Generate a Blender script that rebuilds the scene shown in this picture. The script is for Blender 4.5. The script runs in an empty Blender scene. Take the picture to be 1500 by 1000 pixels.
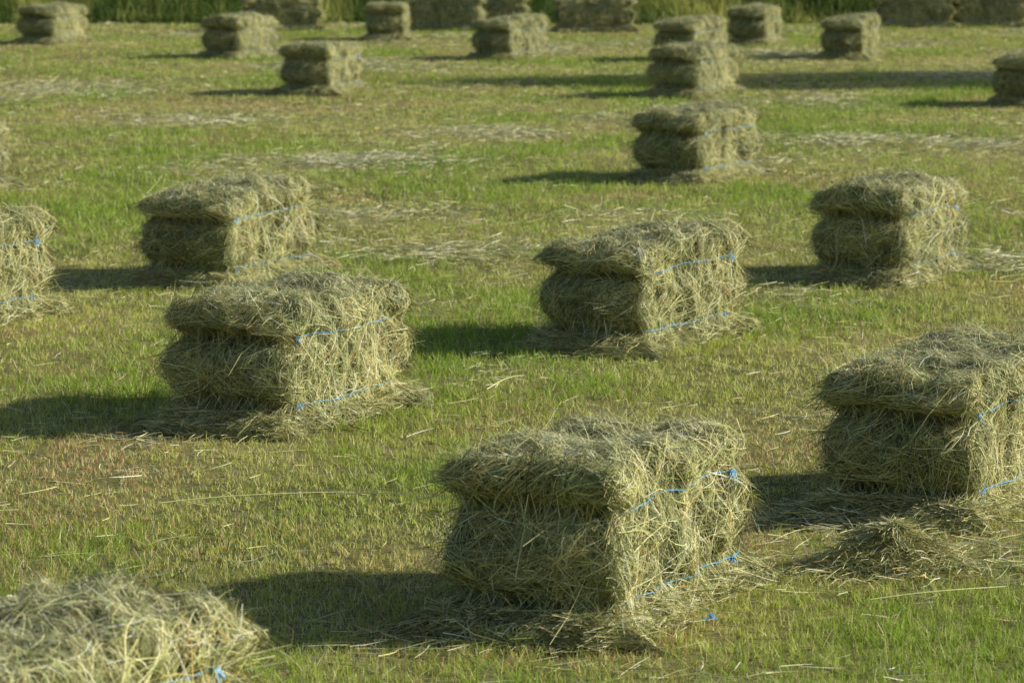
import bpy, math, numpy as np
from mathutils import Vector
rng = np.random.default_rng(7)

# ------------------------------------------------------------------ noise
_T = np.random.default_rng(99).random((64,64,64)).astype(np.float32)
def n3(x,y,z):
    x=np.asarray(x,float);y=np.asarray(y,float);z=np.asarray(z,float)
    xi=np.floor(x).astype(int);yi=np.floor(y).astype(int);zi=np.floor(z).astype(int)
    fx=x-xi;fy=y-yi;fz=z-zi
    fx=fx*fx*(3-2*fx);fy=fy*fy*(3-2*fy);fz=fz*fz*(3-2*fz)
    def g(a,b,c): return _T[(xi+a)&63,(yi+b)&63,(zi+c)&63]
    r=0
    for a,wx in ((0,1-fx),(1,fx)):
        for b,wy in ((0,1-fy),(1,fy)):
            for c,wz in ((0,1-fz),(1,fz)):
                r=r+g(a,b,c)*wx*wy*wz
    return r*2-1
def n2(x,y,s=0.0): return n3(x,y,np.zeros_like(np.asarray(x,float))+s+.37)
def fbm(x,y,s=0.0): return (n2(x,y,s)+.5*n2(2.1*x,2.1*y,s+3)+.25*n2(4.3*x,4.3*y,s+7))/1.4
def unit(v): return v/np.maximum(np.linalg.norm(v,axis=-1,keepdims=True),1e-9)

# ------------------------------------------------------------------ mesh builder (all quads)
class MB:
    def __init__(s): s.v=[];s.q=[];s.c=[];s.m=[];s.n=0
    def add(s,v,q,c,m=0):
        s.v.append(np.asarray(v,np.float32)); s.q.append(np.asarray(q,np.int64)+s.n)
        s.c.append(np.asarray(c,np.float32)); s.m.append(np.full(len(q),m,np.int32)); s.n+=len(v)
    def ribbons(s,P,side,w,col,m=0):
        N,K,_=P.shape
        off=side[:,None,:]*w[:,:,None]*.5
        V=np.stack([P-off,P+off],axis=2).reshape(N*K*2,3)
        b=(np.arange(N)*K*2)[:,None]+(np.arange(K-1)*2)[None,:]
        b=b.reshape(-1)
        Q=np.stack([b,b+1,b+3,b+2],axis=1)
        C=np.repeat(col,K*2,axis=0)
        s.add(V,Q,C,m)
    def tube(s,pts,r,col,m=0,sides=5,closed=False):
        pts=np.asarray(pts,float);K=len(pts)
        if closed: tn=unit(np.roll(pts,-1,0)-np.roll(pts,1,0))
        else: tn=unit(np.gradient(pts,axis=0))
        up=np.tile([0.03,0.02,1.],(K,1)); bad=np.abs(tn[:,2])>.9; up[bad]=[1,0,.1]
        a=unit(np.cross(tn,up)); b=np.cross(tn,a)
        r=np.broadcast_to(r,(K,))
        th=np.arange(sides)*2*math.pi/sides
        V=(pts[:,None]+r[:,None,None]*(a[:,None]*np.cos(th)[None,:,None]+b[:,None]*np.sin(th)[None,:,None])).reshape(-1,3)
        Q=[]
        for i in range(K if closed else K-1):
            j=(i+1)%K
            for k in range(sides):
                l=(k+1)%sides
                Q.append((i*sides+k,i*sides+l,j*sides+l,j*sides+k))
        s.add(V,Q,np.tile(col,(len(V),1)),m)
    def mesh(s,name,mats,smooth=False):
        v=np.concatenate(s.v);q=np.concatenate(s.q);c=np.concatenate(s.c);mi=np.concatenate(s.m)
        me=bpy.data.meshes.new(name)
        me.vertices.add(len(v));me.vertices.foreach_set('co',v.reshape(-1))
        me.loops.add(len(q)*4);me.loops.foreach_set('vertex_index',q.reshape(-1).astype(np.int32))
        me.polygons.add(len(q));me.polygons.foreach_set('loop_start',(np.arange(len(q))*4).astype(np.int32))
        me.polygons.foreach_set('material_index',mi)
        me.polygons.foreach_set('use_smooth',np.full(len(q),smooth))
        at=me.color_attributes.new('col','FLOAT_COLOR','POINT')
        at.data.foreach_set('color',np.concatenate([c,np.ones((len(c),1),np.float32)],1).reshape(-1))
        for m in mats: me.materials.append(m)
        me.update(calc_edges=True)
        return me
def obj(name,me,loc=(0,0,0),rz=0):
    o=bpy.data.objects.new(name,me);bpy.context.scene.collection.objects.link(o)
    o.location=loc;o.rotation_euler=(0,0,rz);return o

# ------------------------------------------------------------------ materials
def mat_attr(name,trans=.2,rough=.6,spec=.25):
    m=bpy.data.materials.new(name);m.use_nodes=True
    nt=m.node_tree;nt.nodes.clear()
    out=nt.nodes.new('ShaderNodeOutputMaterial')
    at=nt.nodes.new('ShaderNodeAttribute');at.attribute_name='col'
    p=nt.nodes.new('ShaderNodeBsdfPrincipled');p.inputs['Roughness'].default_value=rough
    p.inputs['Specular IOR Level'].default_value=spec
    nt.links.new(at.outputs['Color'],p.inputs['Base Color'])
    if trans>0:
        t=nt.nodes.new('ShaderNodeBsdfTranslucent');nt.links.new(at.outputs['Color'],t.inputs['Color'])
        mx=nt.nodes.new('ShaderNodeMixShader');mx.inputs[0].default_value=trans
        nt.links.new(p.outputs[0],mx.inputs[1]);nt.links.new(t.outputs[0],mx.inputs[2])
        nt.links.new(mx.outputs[0],out.inputs[0])
    else: nt.links.new(p.outputs[0],out.inputs[0])
    return m
M_hay=mat_attr('hay_stems',.08,.5,.3)
M_core=mat_attr('hay_core',0,.9,.05)
M_twine=mat_attr('blue_twine',0,.5,.3)
M_grass=mat_attr('grass_blades',.4,.5,.2)
M_reed=mat_attr('reed_blades',.4,.55,.2)
M_bark=mat_attr('bark',0,.9,.1)
M_leaf=mat_attr('leaves',.2,.5,.3)

def ground_mat():
    m=bpy.data.materials.new('field_soil');m.use_nodes=True;nt=m.node_tree
    p=nt.nodes['Principled BSDF'];p.inputs['Roughness'].default_value=.95;p.inputs['Specular IOR Level'].default_value=.05
    geo=nt.nodes.new('ShaderNodeNewGeometry')
    a=nt.nodes.new('ShaderNodeTexNoise');a.inputs['Scale'].default_value=.7;a.inputs['Detail'].default_value=6
    b=nt.nodes.new('ShaderNodeTexNoise');b.inputs['Scale'].default_value=60;b.inputs['Detail'].default_value=6
    nt.links.new(geo.outputs['Position'],a.inputs['Vector']);nt.links.new(geo.outputs['Position'],b.inputs['Vector'])
    r=nt.nodes.new('ShaderNodeValToRGB')
    r.color_ramp.elements[0].position=.35;r.color_ramp.elements[0].color=(.15,.17,.045,1)
    r.color_ramp.elements[1].position=.65;r.color_ramp.elements[1].color=(.33,.28,.12,1)
    nt.links.new(a.outputs[0],r.inputs[0])
    r2=nt.nodes.new('ShaderNodeValToRGB')
    r2.color_ramp.elements[0].position=.35;r2.color_ramp.elements[0].color=(.4,.4,.4,1)
    r2.color_ramp.elements[1].position=.65;r2.color_ramp.elements[1].color=(1.3,1.3,1.3,1)
    nt.links.new(b.outputs[0],r2.inputs[0])
    mx=nt.nodes.new('ShaderNodeMix');mx.data_type='RGBA';mx.blend_type='MULTIPLY';mx.inputs[0].default_value=1
    nt.links.new(r.outputs[0],mx.inputs[6]);nt.links.new(r2.outputs[0],mx.inputs[7])
    nt.links.new(mx.outputs[2],p.inputs['Base Color'])
    return m
me=bpy.data.meshes.new('ground');S=600
me.from_pydata([(-S,-S,0),(S,-S,0),(S,S,0),(-S,S,0)],[],[(0,1,2,3)]);me.materials.append(ground_mat())
obj('ground',me)

# ------------------------------------------------------------------ hay colours
PAL=np.array([[.76,.69,.32],[.56,.57,.25],[.39,.44,.17],[.93,.89,.60],[.50,.36,.15],[.12,.13,.05],[.76,.52,.18]])
PW=np.array([.23,.26,.19,.13,.04,.12,.03])
def haycol(n,r,bright=1.0):
    c=PAL[r.choice(len(PAL),n,p=PW)]
    return np.minimum(c*r.uniform(.58,1.2,(n,1))*bright,.93)

# ------------------------------------------------------------------ bales
HX,HY,H=.228,.485,.48
ZP=[0,.05,.10,.15,.185,.215,.26,.33,.42,.52,.63,.70,.745,.78,.82,.88,.94,1.0]
PE=[.12,.11,.10,.06,-.02,-.060,-.025,.012,.036,.042,.018,-.025,-.080,-.04,.020,.042,.038,.01]
PS=[.045,.04,.03,.012,-.006,-.012,-.002,.004,.006,.006,.003,-.003,-.013,-.003,.003,.006,.004,.0]
def make_deform(seed):
    r=np.random.default_rng(seed); o=r.uniform(0,50,3)
    ev=r.uniform(.9,1.25); lean=r.uniform(-.03,.03,2); tilt=r.uniform(-.03,.02)
    fr=r.uniform(-1,1,(64,3))
    def D(p):
        h=np.array([HX,HY,H/2]); c=p-np.array([0,0,H/2])
        rr=.028
        q=np.clip(c,-(h-rr),h-rr); d=c-q
        inside=np.linalg.norm(d,axis=-1,keepdims=True)<1e-6
        n=unit(d); n=np.where(inside,np.array([0,0,1.]),n)
        P=q+rr*n; P[...,2]+=H/2
        zn=np.clip(P[...,2]/H,0,1)
        y=P[...,1];x=P[...,0]
        wob=.045*n3(x*6+o[0],y*3+o[1],o[2])
        znw=np.clip(zn+wob*np.clip(zn*4,0,1),0,1)
        wy=np.clip((np.abs(y)/HY-.74)/.26,0,1);wy=wy*wy*(3-2*wy)
        wx=np.clip((np.abs(x)/HX-.5)/.5,0,1);wx=wx*wx*(3-2*wx)
        depth=1.0+.55*n3(x*8+o[1],np.sign(y)*3,zn*4+o[0])
        P[...,1]+=np.sign(y)*np.interp(znw,ZP,PE)*wy*ev*depth
        P[...,0]+=np.sign(x)*np.interp(znw,ZP,PS)*wx*(1+2.2*wy)*(.9+.5*n3(y*6+o[0],np.sign(x)*5,o[1]))
        P[...,1]+=np.sign(y)*wy*.02*(1-(x/HX)**2)
        top=np.clip((zn-.6)/.4,0,1)
        ph=y/.092+.7*n3(x*3+o[2],zn*2,o[0])+.5; fi=np.floor(ph).astype(int)&63; fp=ph-np.floor(ph)
        groove=np.minimum(fp,1-fp)*2; groove=np.clip(groove*2.2,0,1)**.5-1
        P[...,2]+=top*(.008*(1-(x/HX)**2)-.018*wy+ .036*n3(x*5+o[1],y*3.6+o[0],o[2]+4)+tilt*y/HY+.010*fr[fi,0])
        disp=.012*groove*(1-.8*wy)+.020*n3(x*7+o[0],y*7+o[1],zn*3.5+o[2])+.023*n3(x*17+o[0],y*17+o[1],zn*9+o[2])+.010*n3(x*36,y*36,zn*18+o[0])
        P+=n*disp[...,None]
        P[...,0]+=lean[0]*zn+.007*fr[fi,1]*(1-wy);P[...,1]+=lean[1]*zn
        P[...,2]=np.maximum(P[...,2],.002)
        return P,n
    return D
def box_samples(N,r):
    A=np.array([2*HY*H*1.15,2*HY*H*.9,2*HX*H*1.5,2*HX*H*1.3,4*HX*HY]);A=A/A.sum()
    f=r.choice(5,N,p=A);u=r.uniform(-1,1,N);v=r.random(N)
    p=np.zeros((N,3));t1=np.zeros((N,3));t2=np.zeros((N,3));nn=np.zeros((N,3))
    for k,s in((0,1),(1,-1)):
        i=f==k;p[i]=np.stack([np.full(i.sum(),s*HX),u[i]*HY,v[i]*H],1);t1[i]=[0,1,0];t2[i]=[0,0,1];nn[i]=[s,0,0]
    for k,s in((2,-1),(3,1)):
        i=f==k;p[i]=np.stack([u[i]*HX,np.full(i.sum(),s*HY),v[i]*H],1);t1[i]=[1,0,0];t2[i]=[0,0,1];nn[i]=[0,s,0]
    i=f==4;p[i]=np.stack([u[i]*HX,(v[i]*2-1)*HY,np.full(i.sum(),H)],1);t1[i]=[0,1,0];t2[i]=[1,0,0];nn[i]=[0,0,1]
    return f,p,t1,t2,nn
def bale_mesh(seed,N=30000,knot=-1,skirt=2600,sl=0.0):
    r=np.random.default_rng(seed);D=make_deform(seed);mb=MB()
    def grid(fn,a,b):
        U,V=np.meshgrid(np.linspace(-1,1,a),np.linspace(-1,1,b),indexing='ij')
        P,n=D(fn(U.reshape(-1),V.reshape(-1))); P=P-n*.013
        i=(np.arange(a-1)[:,None]*b+np.arange(b-1)[None,:]).reshape(-1)
        c=np.array([.07,.065,.028])*(1+.6*n3(P[:,0]*60,P[:,1]*60,P[:,2]*40))[:,None]  # core coloured dark so openings between stems read as deep shade
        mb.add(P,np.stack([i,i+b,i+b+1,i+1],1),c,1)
    o=lambda s:(lambda U,V:np.stack([s*HX+0*U,U*HY,(V+1)/2*H],1))
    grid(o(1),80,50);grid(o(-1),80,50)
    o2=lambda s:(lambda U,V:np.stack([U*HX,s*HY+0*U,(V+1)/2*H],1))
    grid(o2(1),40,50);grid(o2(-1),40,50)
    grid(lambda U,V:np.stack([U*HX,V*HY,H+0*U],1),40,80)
    f,p,t1,t2,nn=box_samples(N,r)
    ang=np.where(r.random(N)<.38,r.uniform(0,2*math.pi,N),np.pi/2*np.sign(r.random(N)-.5)+r.normal(0,.5,N)+.8*n3(p[:,0]*7,p[:,1]*7+seed,p[:,2]*7))
    e=(f==2)|(f==3)
    zz=p[:,2]/H
    loc=2.6*n3(p[:,0]*9+seed,p[:,1]*2,p[:,2]*10)
    ang=np.where(e,r.choice([0,math.pi],N)+np.where(zz>.76,.5*loc,loc)+r.normal(0,.5,N),ang)
    t=t1*np.cos(ang)[:,None]+t2*np.sin(ang)[:,None]; b=np.cross(nn,t)
    L=np.clip(r.lognormal(-2.8,.5,N),.02,.22)
    L[e]*=1.5
    lift=np.where(r.random(N)<np.where(e,.74,.84),r.uniform(0,.12,N),r.uniform(.15,.8,N))
    L[lift>.15]*=.65
    base=r.uniform(-.015,.010,N)
    bend=r.normal(0,.28,N)
    K=4; S=np.linspace(0,1,K)
    q=p[:,None]+t[:,None]*(L[:,None]*(S-.3))[...,None]+b[:,None]*((bend*L)[:,None]*(S**2))[...,None]
    lo=np.array([-HX,-HY,0.]);hi=np.array([HX,HY,H])
    qc=np.clip(q,lo,hi); ex=q-qc
    P,n=D(qc.reshape(-1,3)); P=P.reshape(N,K,3);n=n.reshape(N,K,3)
    P=P+ex*.6+n*(base[:,None]+(lift*L)[:,None]*S**1.5)[...,None]
    P[...,2]-=ex[...,2].clip(0)*.25
    P[...,2]-=(np.linalg.norm(ex[...,:2],axis=-1)*.45)
    P[...,2]=np.maximum(P[...,2],.004)
    side=unit(b+nn*r.normal(0,.5,N)[:,None])
    w=(r.uniform(.0010,.0030,N)*np.where(e,1.15,1))[:,None]*np.array([1,1,.85,.45])[None]
    tone=(n3(p[:,0]*8+seed*3,p[:,1]*8,p[:,2]*8)+.8*n3(p[:,0]*22+seed*3,p[:,1]*22,p[:,2]*22))[:,None]
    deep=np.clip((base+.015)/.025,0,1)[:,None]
    col=haycol(N,r)*(1+.34*tone)*np.where(tone>0,[1.,.98,.93],[.94,1.,.92])*(.52+.56*deep)  # deeper-set stems get a darker colour, painting shade into the gaps
    col=np.where(e[:,None],col*.88,col)  # end faces darkened in colour, to read as more shaded gaps
    top=(f==4)[:,None];grey=col.mean(1,keepdims=True)*np.array([1.12,1.10,.72])
    col=np.where(top,(col*.6+grey*.5)*1.15,col)
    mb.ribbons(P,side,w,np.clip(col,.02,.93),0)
    # long stalks lying over the ends and sides
    F=1100;f,p,t1,t2,nn=box_samples(F,r)
    ang=r.uniform(0,2*math.pi,F);t=t1*np.cos(ang)[:,None]+t2*np.sin(ang)[:,None];b=np.cross(nn,t)
    L=r.uniform(.10,.30,F);bend=r.normal(0,.4,F);K2=7;S2=np.linspace(0,1,K2)
    q=p[:,None]+t[:,None]*(L[:,None]*(S2-.5))[...,None]+b[:,None]*((bend*L)[:,None]*(S2**2))[...,None]
    qc=np.clip(q,lo,hi);ex=q-qc;P,n=D(qc.reshape(-1,3));P=P.reshape(F,K2,3);n=n.reshape(F,K2,3)
    P=P+ex*.5+n*(.010+.014*np.sin(S2*math.pi))[None,:,None];P[...,2]-=np.linalg.norm(ex[...,:2],axis=-1)*.4;P[...,2]=np.maximum(P[...,2],.004)
    P[:,1:-1]=(P[:,:-2]+2*P[:,1:-1]+P[:,2:])/4
    mb.ribbons(P,unit(b+nn*r.normal(0,.3,F)[:,None]),r.uniform(.0015,.0030,F)[:,None]*np.linspace(1,.4,K2)[None],haycol(F,r,1.25),0)
    # fringe along upper edges
    F=8500
    k=r.integers(0,4,F);u=r.uniform(-1,1,F)
    p=np.where((k<2)[:,None],np.stack([np.where(k==0,HX,-HX)*r.uniform(.1,1,F),u*HY,np.full(F,H)],1),
               np.stack([u*HX,np.where(k==2,HY,-HY)*r.uniform(.6,1,F),np.full(F,H)],1))
    P0,n0=D(p); out=np.stack([p[:,0]/HX*(k<2),p[:,1]/HY*(k>=2),r.uniform(.0,1.7,F)],1)
    d=unit(out*r.uniform(.2,1,(F,1))+r.normal(0,.6,(F,3))*[1,1,.4]); L=r.uniform(.015,.072,F)*(1+.8*n2(u*6,k*7.,seed))
    P=P0[:,None]-d[:,None]*.015+d[:,None]*(L[:,None]*S)[...,None]; P[...,2]-=(L[:,None]*.3*S**2)
    side=unit(np.cross(d,r.normal(0,1,(F,3))))
    mb.ribbons(P,side,r.uniform(.0009,.0020,F)[:,None]*np.array([1,1,.8,.4])[None],haycol(F,r,1.1),0)
    # loose skirt on the ground
    F=skirt
    k=r.choice(4,F,p=[.20,.18,.06,.56]);u=r.uniform(-1.05,1.05,F)
    off=r.exponential(.026,F)*np.where(k==1,1+sl,1)
    p=np.where((k<2)[:,None],np.stack([np.where(k==0,1,-1)*(HX+.01+off),u*HY*1.05,0*u],1),np.stack([u*HX*1.1,np.where(k==2,1,-1)*(HY+.06+off),0*u],1))
    p[:,2]=.018+np.maximum(0,.085-off*.9)*r.random(F)
    a=r.uniform(0,2*math.pi,F);d=np.stack([np.cos(a),np.sin(a),r.normal(0,.22,F)],1);L=r.uniform(.03,.12,F)
    bd=np.stack([-np.sin(a),np.cos(a),0*a],1)*r.normal(0,.25,F)[:,None]
    P=p[:,None]+d[:,None]*(L[:,None]*(S-.5))[...,None]+bd[:,None]*(L[:,None]*S**2)[...,None]
    P[...,2]=np.maximum(P[...,2],.004)
    mb.ribbons(P,unit(np.cross(d,r.normal(0,1,(F,3))+[0,0,.3])),r.uniform(.0012,.0028,F)[:,None]*np.array([1,1,.85,.45])[None],haycol(F,r,1.05),0)
    # twine
    blue=np.array([.13,.40,.75])
    for zn in(.745,.215):
        pp=[]
        for a0,b0,m in(((HX,-HY),(HX,HY),70),((HX,HY),(-HX,HY),34),((-HX,HY),(-HX,-HY),70),((-HX,-HY),(HX,-HY),34)):
            for i in range(m):
                s=i/m;pp.append((a0[0]+(b0[0]-a0[0])*s,a0[1]+(b0[1]-a0[1])*s,zn*H))
        P,n=D(np.array(pp)); s=np.arange(len(P))
        for _ in range(3): P=(np.roll(P,1,0)+2*P+np.roll(P,-1,0))/4
        P=P+n*(.0145+.006*n2(s*.13,s*0.,seed+zn*9))[:,None]
        for _ in range(2): P=(np.roll(P,1,0)+2*P+np.roll(P,-1,0))/4
        P[:,2]+=.006*n2(s*.06,s*0.,seed+zn*5)
        mb.tube(P,.0021,blue,2,5,True)
        ky=(-HY+.07) if knot<0 else (HY-.12)
        ky+=r.uniform(-.02,.04)
        kp,kn=D(np.array([[HX,ky,zn*H]])); kp=kp[0]+kn[0]*.020
        F=7
        d=unit(r.normal(0,1,(F,3))*[.35,1,1]+[.3,0,-.6]);L=r.uniform(.010,.036,F)
        P=kp+d[:,None]*(L[:,None]*S)[...,None]
        mb.ribbons(P,unit(np.cross(d,[1,.1,0.])),np.full((F,K),.006),np.tile(blue*1.15,(F,1)),2)
        mb.tube(kp+np.array([[0,-.007,0],[.002,0,.004],[0,.007,0]]),[.003,.006,.003],blue*1.15,2)
    return mb.mesh('hay_bale_%d'%seed,[M_hay,M_core,M_twine])
meshes=[bale_mesh(11,52000,1,3600),bale_mesh(12,50000,-1,5200,2.5),bale_mesh(13,50000,-1,3400),bale_mesh(14,43000,1),bale_mesh(15,43000,1),bale_mesh(16,41000,-1)]
B=[(.268,9.83,24,0),(1.455,11.72,25,1),(-.832,13.70,25,2),(.55,16.12,29,3),(1.985,18.98,25,4),(-1.43,18.85,23,5),
   (-2.62,16.8,25,3),(-3.80,24.3,25,4),(1.29,25.7,28,1),(1.78,36.3,27,2),(-1.81,36.9,18,0),(4.92,34.8,25,5),
   (-.04,44.5,27,3),(-3.26,44.9,24,4),(-6.0,49.2,20,2),(2.12,44.1,27,5),(3.28,48.8,16,1),(4.14,44.7,17,3),(-1.46,50.3,3,0),
   (-.97,7.10,24,4)]
for x,y,a,k in B:
    A=math.radians(a)
    cx=x-HX*math.cos(A)+HY*math.sin(A); cy=y+HX*math.sin(A)+HY*math.cos(A)
    obj('hay_bale',meshes[k],(cx,cy,0),-A)
for i,(x,y,a) in enumerate([(-3.28,54.0,84),(-.97,54.1,93),(1.20,53.6,87),(5.97,55.6,92),(7.05,55.7,88),(-.30,55.5,95)]):
    obj('hay_bale',meshes[(i*2+1)%6],(x,y,0),-math.radians(a))

# ------------------------------------------------------------------ hay density over the field
PATCH=[(-1.25,27.7,.85,.8,1.1),(-.2,30.8,.6,.9,.9),(-.25,20.6,.42,.6,1.),(-.8,23.1,.5,.7,.6),(2.7,30.1,.9,.8,1.),(3.9,29.5,.6,.7,1.),
       (2.75,20.0,.35,.6,.8),(-2.8,32.6,.7,.9,.7),(1.25,11.2,.5,.4,.45),(1.7,11.2,.4,.35,.45),(-.35,9.75,.3,.25,.25),(.3,9.45,.4,.22,.25),(2.8,35.7,.6,1.1,.8),
       (3.2,46,.8,1.6,.9),(.3,47.5,.6,1.6,.9),(-4.5,38,.9,1.6,.6),(1.0,11.85,.25,.22,.9),(-1.3,13.5,.2,.2,.3),(-2.2,27.0,.5,.6,.5),(5.,40.5,1,1.2,.7),(-1.8,43,1,1.5,.7),(1.3,14.2,.4,.4,.2),(.8,23.,.5,.6,.3),(-.4,17.9,.4,.5,.25)]
def hayd(x,y):
    d=np.zeros_like(x)
    for a,b,rx,ry,k in PATCH: d=np.maximum(d,k*np.exp(-(((x-a)/rx)**2+((y-b)/ry)**2)*1.1))
    u=y-2.0*x; row=np.exp(-((((u+40)%7.5)-3.7)/1.1)**2)
    d=np.maximum(d,.45*row*np.clip(.3+fbm(x*.8,y*.5,31)*1.7,0,1)*(y>15))
    return d*np.clip(.8+.9*fbm(x*2.3,y*1.6,5),.05,1.4)
def lush_and_shade(x,y):
    g=.48+1.0*fbm(x*.75,y*.45,1)+.35*fbm(x*3.1,y*2.5,2)
    yy=25.5+(x+1.5)*(12.5/6.3); g=g+.6*np.exp(-((y-yy)/1.1)**2)*(y>22)  # diagonal darker-green band put into the grass in place of a shadow
    g=g+.5*np.exp(-(((x+.25)/.5)**2+((y-13.0)/.9)**2))+.5*np.exp(-(((x-.1)/.5)**2+((y-17.6)/.9)**2))
    g=g-.4*np.exp(-(((x+1.5)/.5)**2+((y-12.6)/.7)**2))-.3*np.exp(-(((x+.5)/.5)**2+((y-11.4)/.5)**2))
    return np.clip(g,0,1)
def sampleY(n,y0,y1,pw,r):
    Y=np.linspace(y0,y1,4000);w=(.31*Y+1.4)*Y**-pw;c=np.cumsum(w);c/=c[-1]
    return np.interp(r.random(n),c,Y)
# ------------------------------------------------------------------ grass
r=rng;T=118000
Y=sampleY(T,6.5,60,1.55,r);X=r.uniform(-1,1,T)*(.155*Y+.7)
nb=6
gx=np.repeat(X,nb)+r.normal(0,.012,T*nb)*np.repeat((Y/10)**.7,nb);gy=np.repeat(Y,nb)+r.normal(0,.012,T*nb)*np.repeat((Y/10)**.7,nb)
tuft=np.repeat(r.normal(0,.15,T),nb);tb=np.repeat(r.uniform(.8,1.15,T),nb)
hd=hayd(gx,gy);keep=r.random(len(gx))>hd*.75;gx=gx[keep];gy=gy[keep];hd=hd[keep];tuft=tuft[keep];tb=tb[keep];N=len(gx)
g=lush_and_shade(gx,gy);sc=(np.maximum(gy,9)/10)**.62
h=(.013+.025*g*g+r.exponential(.005,N))*r.uniform(.6,1.2,N)*(1+.10*(sc-1))*(1-.5*np.clip(hd,0,1))*(1+tuft)
a=r.uniform(0,2*math.pi,N);ln=np.abs(r.normal(0,.5,N))
d=np.stack([np.cos(a)*ln,np.sin(a)*ln,np.ones(N)],1)
S=np.array([0,.55,1.]);P=np.zeros((N,3,3));P[...,0]=gx[:,None];P[...,1]=gy[:,None]
P=P+d[:,None]*(h[:,None]*S)[...,None]
P[...,:2]+=(d[:,:2]*h[:,None]*.6)[:,None]*(S**2)[None,:,None]
a2=r.uniform(0,2*math.pi,N);side=np.stack([np.cos(a2),np.sin(a2),0*a2],1)
w=(r.uniform(.0018,.0036,N)*sc)[:,None]*np.array([1,.85,.25])[None]
green=np.array([.33,.48,.06]);yel=np.array([.69,.68,.17]);straw=np.array([.92,.84,.44]);red=np.array([.66,.41,.21])
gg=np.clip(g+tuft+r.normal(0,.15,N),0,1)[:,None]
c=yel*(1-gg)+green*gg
rb=np.clip(fbm(gx*1.3,gy*.9,9)*1.6-.03,0,1)*np.clip(1.2-g,0,1)
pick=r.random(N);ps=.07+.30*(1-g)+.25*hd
c=np.where((pick<ps)[:,None],straw*r.uniform(.65,1.05,(N,1)),c)
c=np.where(((pick>.5)&(r.random(N)<rb*1.1))[:,None],red*r.uniform(.7,1.3,(N,1)),c)
c=np.minimum(c*tb[:,None]*r.uniform(.8,1.15,(N,1)),.93)
mb=MB();mb.ribbons(P,side,w,c);obj('grass',mb.mesh('grass',[M_grass]))

# ------------------------------------------------------------------ loose hay lying on the field
def flat_stems(x,y,z,r,mb,grey,lmin=.04,lmax=.16,bright=1.15):
    N=len(x);sc=(np.maximum(y,9)/10)**.5;a=r.uniform(0,2*math.pi,N)
    d=np.stack([np.cos(a),np.sin(a),r.normal(0,.14,N)],1);L=r.uniform(lmin,lmax,N)
    bd=np.stack([-np.sin(a),np.cos(a),0*a],1)*r.normal(0,.22,N)[:,None];S=np.linspace(0,1,4)
    p=np.stack([x,y,z],1)
    P=p[:,None]+d[:,None]*(L[:,None]*(S-.5))[...,None]+bd[:,None]*(L[:,None]*S**2)[...,None]
    P[...,2]=np.maximum(P[...,2],.004)
    side=unit(np.cross(d,r.normal(0,1,(N,3))))
    c=haycol(N,r,bright);gy=np.array([.90,.86,.60])*r.uniform(.7,1.0,(N,1));c=np.where((r.random(N)<grey)[:,None],gy,c)
    mb.ribbons(P,side,(r.uniform(.0012,.0026,N)*sc)[:,None]*np.array([1,1,.85,.4])[None],c)
mb=MB();n=750000
y=sampleY(n,6.5,58,1.05,r);x=r.uniform(-1,1,n)*(.155*y+.7)
hh=hayd(x,y);den=hh*.85+.014+.026*np.clip(fbm(x*.9,y*.7,20)*2,0,1)
k=r.random(n)<den
x,y,hh=x[k],y[k],hh[k]
flat_stems(x,y,.012+r.random(len(x))*(.014+.040*np.clip(hh,0,1)),r,mb,.1+.45*np.clip(hh,0,1))
for x0,y0,x1,y1 in((-1.14,11.95,-.55,12.2),(-.75,12.25,-.12,11.95),(-.6,12.1,-.2,12.0),(-.1,14.8,.05,15.1),(1.0,10.3,1.4,10.5)):
    s=np.linspace(0,1,14)[:,None]
    q=np.array([x0,y0,.038])*(1-s)+np.array([x1,y1,.045])*s; q[:,1]+=.04*np.sin(s[:,0]*3+x0*9);q[:,2]+=.012*np.sin(s[:,0]*3.1)
    mb.tube(q,np.linspace(.0023,.0010,14),[.85,.82,.4])
obj('loose_hay',mb.mesh('loose_hay',[M_hay]))
# small hay pile
mb=MB();N=5200
rad=np.abs(r.normal(0,.10,N));th=r.uniform(0,2*math.pi,N);x=np.cos(th)*rad*1.45;y=np.sin(th)*rad
hh=.085*np.exp(-(rad/.14)**3)*(1+.8*n2(x*13,y*13,3))
a=r.uniform(0,2*math.pi,N);d=unit(np.stack([np.cos(a),np.sin(a),r.normal(0,.4,N)],1));L=r.uniform(.05,.16,N);S=np.linspace(0,1,4)
p=np.stack([x,y,.015+hh*r.random(N)**.4],1)
P=p[:,None]+d[:,None]*(L[:,None]*(S-.5))[...,None];P[...,2]-=(L[:,None]*.6*(S-.5)**2);P[...,2]=np.maximum(P[...,2],.004)
mb.ribbons(P,unit(np.cross(d,r.normal(0,1,(N,3))+[0,0,.3])),r.uniform(.0013,.0030,N)[:,None]*np.array([1,1,.85,.4])[None],haycol(N,r,1.0))
obj('hay_pile',mb.mesh('hay_pile',[M_hay]),(1.13,10.98,0))
# blue twine scrap
mb=MB()
F=12;d=unit(r.normal(0,1,(F,3))*[1,1,.3]);P=np.array([0,0,.045])+d[:,None]*(r.uniform(.01,.03,F)[:,None]*np.linspace(0,1,4)[None])[...,None]
mb.ribbons(P,unit(np.cross(d,[0,0,1.])),np.full((F,4),.007),np.tile([.16,.45,.80],(F,1)))
obj('twine_scrap',mb.mesh('twine_scrap',[M_twine]),(.54,10.03,0))

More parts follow.
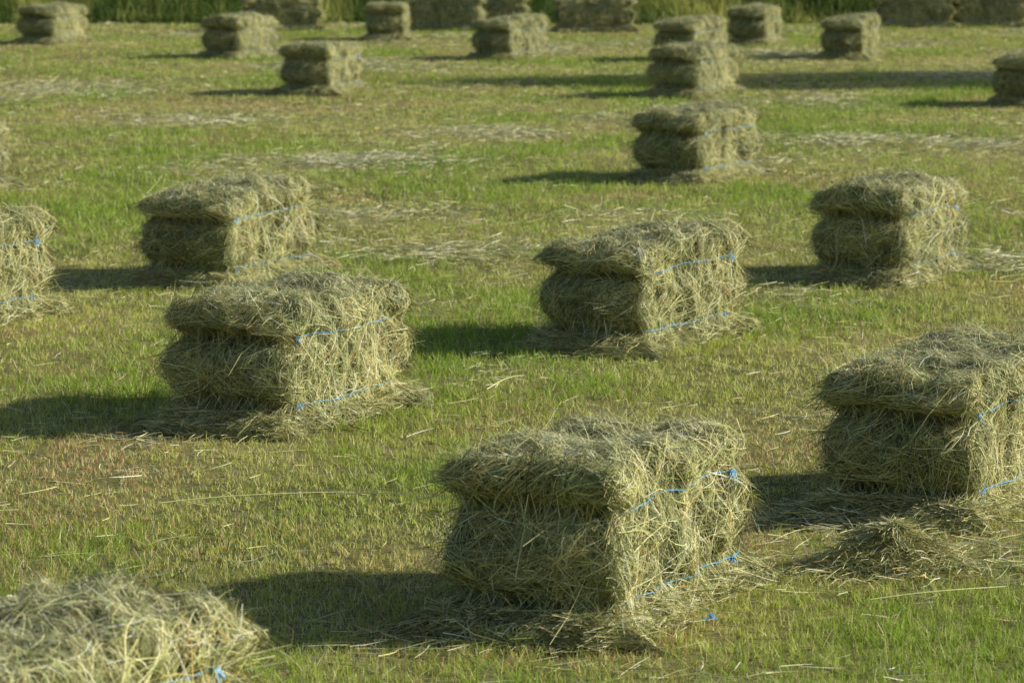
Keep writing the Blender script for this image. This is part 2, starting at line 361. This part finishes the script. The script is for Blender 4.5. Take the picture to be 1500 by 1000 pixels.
# ------------------------------------------------------------------ tall grass at the field edge
mb=MB();N=80000
x=r.uniform(-17,17,N);dy=r.random(N)**1.3*6;y=56.9+dy+.5*fbm(x*.5,x*0+2,4)
h=np.clip(.12+.36*dy,.1,1.8)*r.uniform(.5,1.4,N)*(.85+.5*fbm(x*.7,y*.5,6))
a=r.uniform(0,2*math.pi,N);ln=np.abs(r.normal(0,.22,N));S=np.linspace(0,1,5)
d=np.stack([np.cos(a)*ln,np.sin(a)*ln,np.ones(N)],1)
P=np.stack([x,y,0*x],1)[:,None]+d[:,None]*(h[:,None]*S)[...,None];P[...,:2]+=(d[:,:2]*h[:,None])[:,None]*(S**3)[None,:,None]*.9
a2=r.uniform(0,2*math.pi,N)
cl=fbm(x*1.3,y*.2,12)
tt=np.clip(.38+1.4*cl+r.normal(0,.2,N),0,1)[:,None]
c=(np.array([.09,.16,.03])*(1-tt)+np.array([.72,.70,.20])*tt)*r.uniform(.6,1.25,(N,1))
mb.ribbons(P,np.stack([np.cos(a2),np.sin(a2),0*a2],1),r.uniform(.010,.024,N)[:,None]*np.array([.8,1,.9,.6,.15])[None],np.minimum(c,.9))
obj('tall_grass',mb.mesh('tall_grass',[M_reed]))

# ------------------------------------------------------------------ trees standing right of the view
def tree(loc,ht,cr,seed,nl=15000):
    r=np.random.default_rng(seed);mb=MB()
    z=np.linspace(0,ht*.8,9)
    tr=np.stack([.12*np.sin(z*.6),.1*np.sin(z*.8+1)-.1*math.sin(1),z],1)
    mb.tube(tr,np.linspace(.16,.04,9),[.12,.09,.06],1,8)
    tips=[]
    for i in range(20):
        b=tr[r.integers(3,9)];a=r.uniform(0,2*math.pi);l=cr*r.uniform(.5,1)
        s=np.linspace(0,1,6)[:,None]
        e=b+s*np.array([math.cos(a),math.sin(a),.55])*l;e[:,2]+=.2*s[:,0]**2
        mb.tube(e,np.linspace(.05,.012,6),[.12,.09,.06],1,6);tips+= [e[3],e[4],e[5]]
    tips=np.array(tips);c=tips[r.integers(0,len(tips),nl)]+r.normal(0,.26*cr/1.6,(nl,3))
    d=unit(r.normal(0,1,(nl,3)));L=r.uniform(.09,.17,nl);S=np.array([0,.5,1.])
    P=c[:,None]+d[:,None]*(L[:,None]*S)[...,None]
    mb.ribbons(P,unit(np.cross(d,r.normal(0,1,(nl,3)))),L[:,None]*np.array([.2,.65,.15])[None],np.array([.06,.10,.025])*r.uniform(.6,1.5,(nl,1)))
    obj('tree',mb.mesh('tree',[M_leaf,M_bark]),loc)
tree((16.4,40.6,0),7.9,1.6,1)
tree((19.5,40.0,0),9.2,1.5,2)

# ------------------------------------------------------------------ light, sky, camera
el=math.radians(25);az=math.atan2(1,.05)
sd=Vector((math.sin(az)*math.cos(el),math.cos(az)*math.cos(el),math.sin(el)))
L=bpy.data.lights.new('sun','SUN');L.energy=5.0;L.angle=math.radians(.5);L.color=(1,.96,.83)
lo=bpy.data.objects.new('sun',L);bpy.context.scene.collection.objects.link(lo);lo.location=(30,0,30)
lo.rotation_euler=sd.to_track_quat('Z','Y').to_euler()
w=bpy.data.worlds.new('World');bpy.context.scene.world=w;w.use_nodes=True;nt=w.node_tree
sk=nt.nodes.new('ShaderNodeTexSky');sk.sky_type='NISHITA';sk.sun_disc=False;sk.sun_elevation=el;sk.sun_rotation=az
nt.links.new(sk.outputs[0],nt.nodes['Background'].inputs[0]);nt.nodes['Background'].inputs[1].default_value=.09
cam=bpy.data.cameras.new('camera');co=bpy.data.objects.new('camera',cam);bpy.context.scene.collection.objects.link(co)
co.location=(0,0,2);co.rotation_euler=(math.radians(90-6.84),0,0)
cam.sensor_width=36;cam.lens=132;cam.clip_end=2000
cam.dof.use_dof=True;cam.dof.focus_distance=12.3;cam.dof.aperture_fstop=9
sc=bpy.context.scene;sc.camera=co
sc.view_settings.view_transform='Standard';sc.view_settings.look='None';sc.view_settings.exposure=0
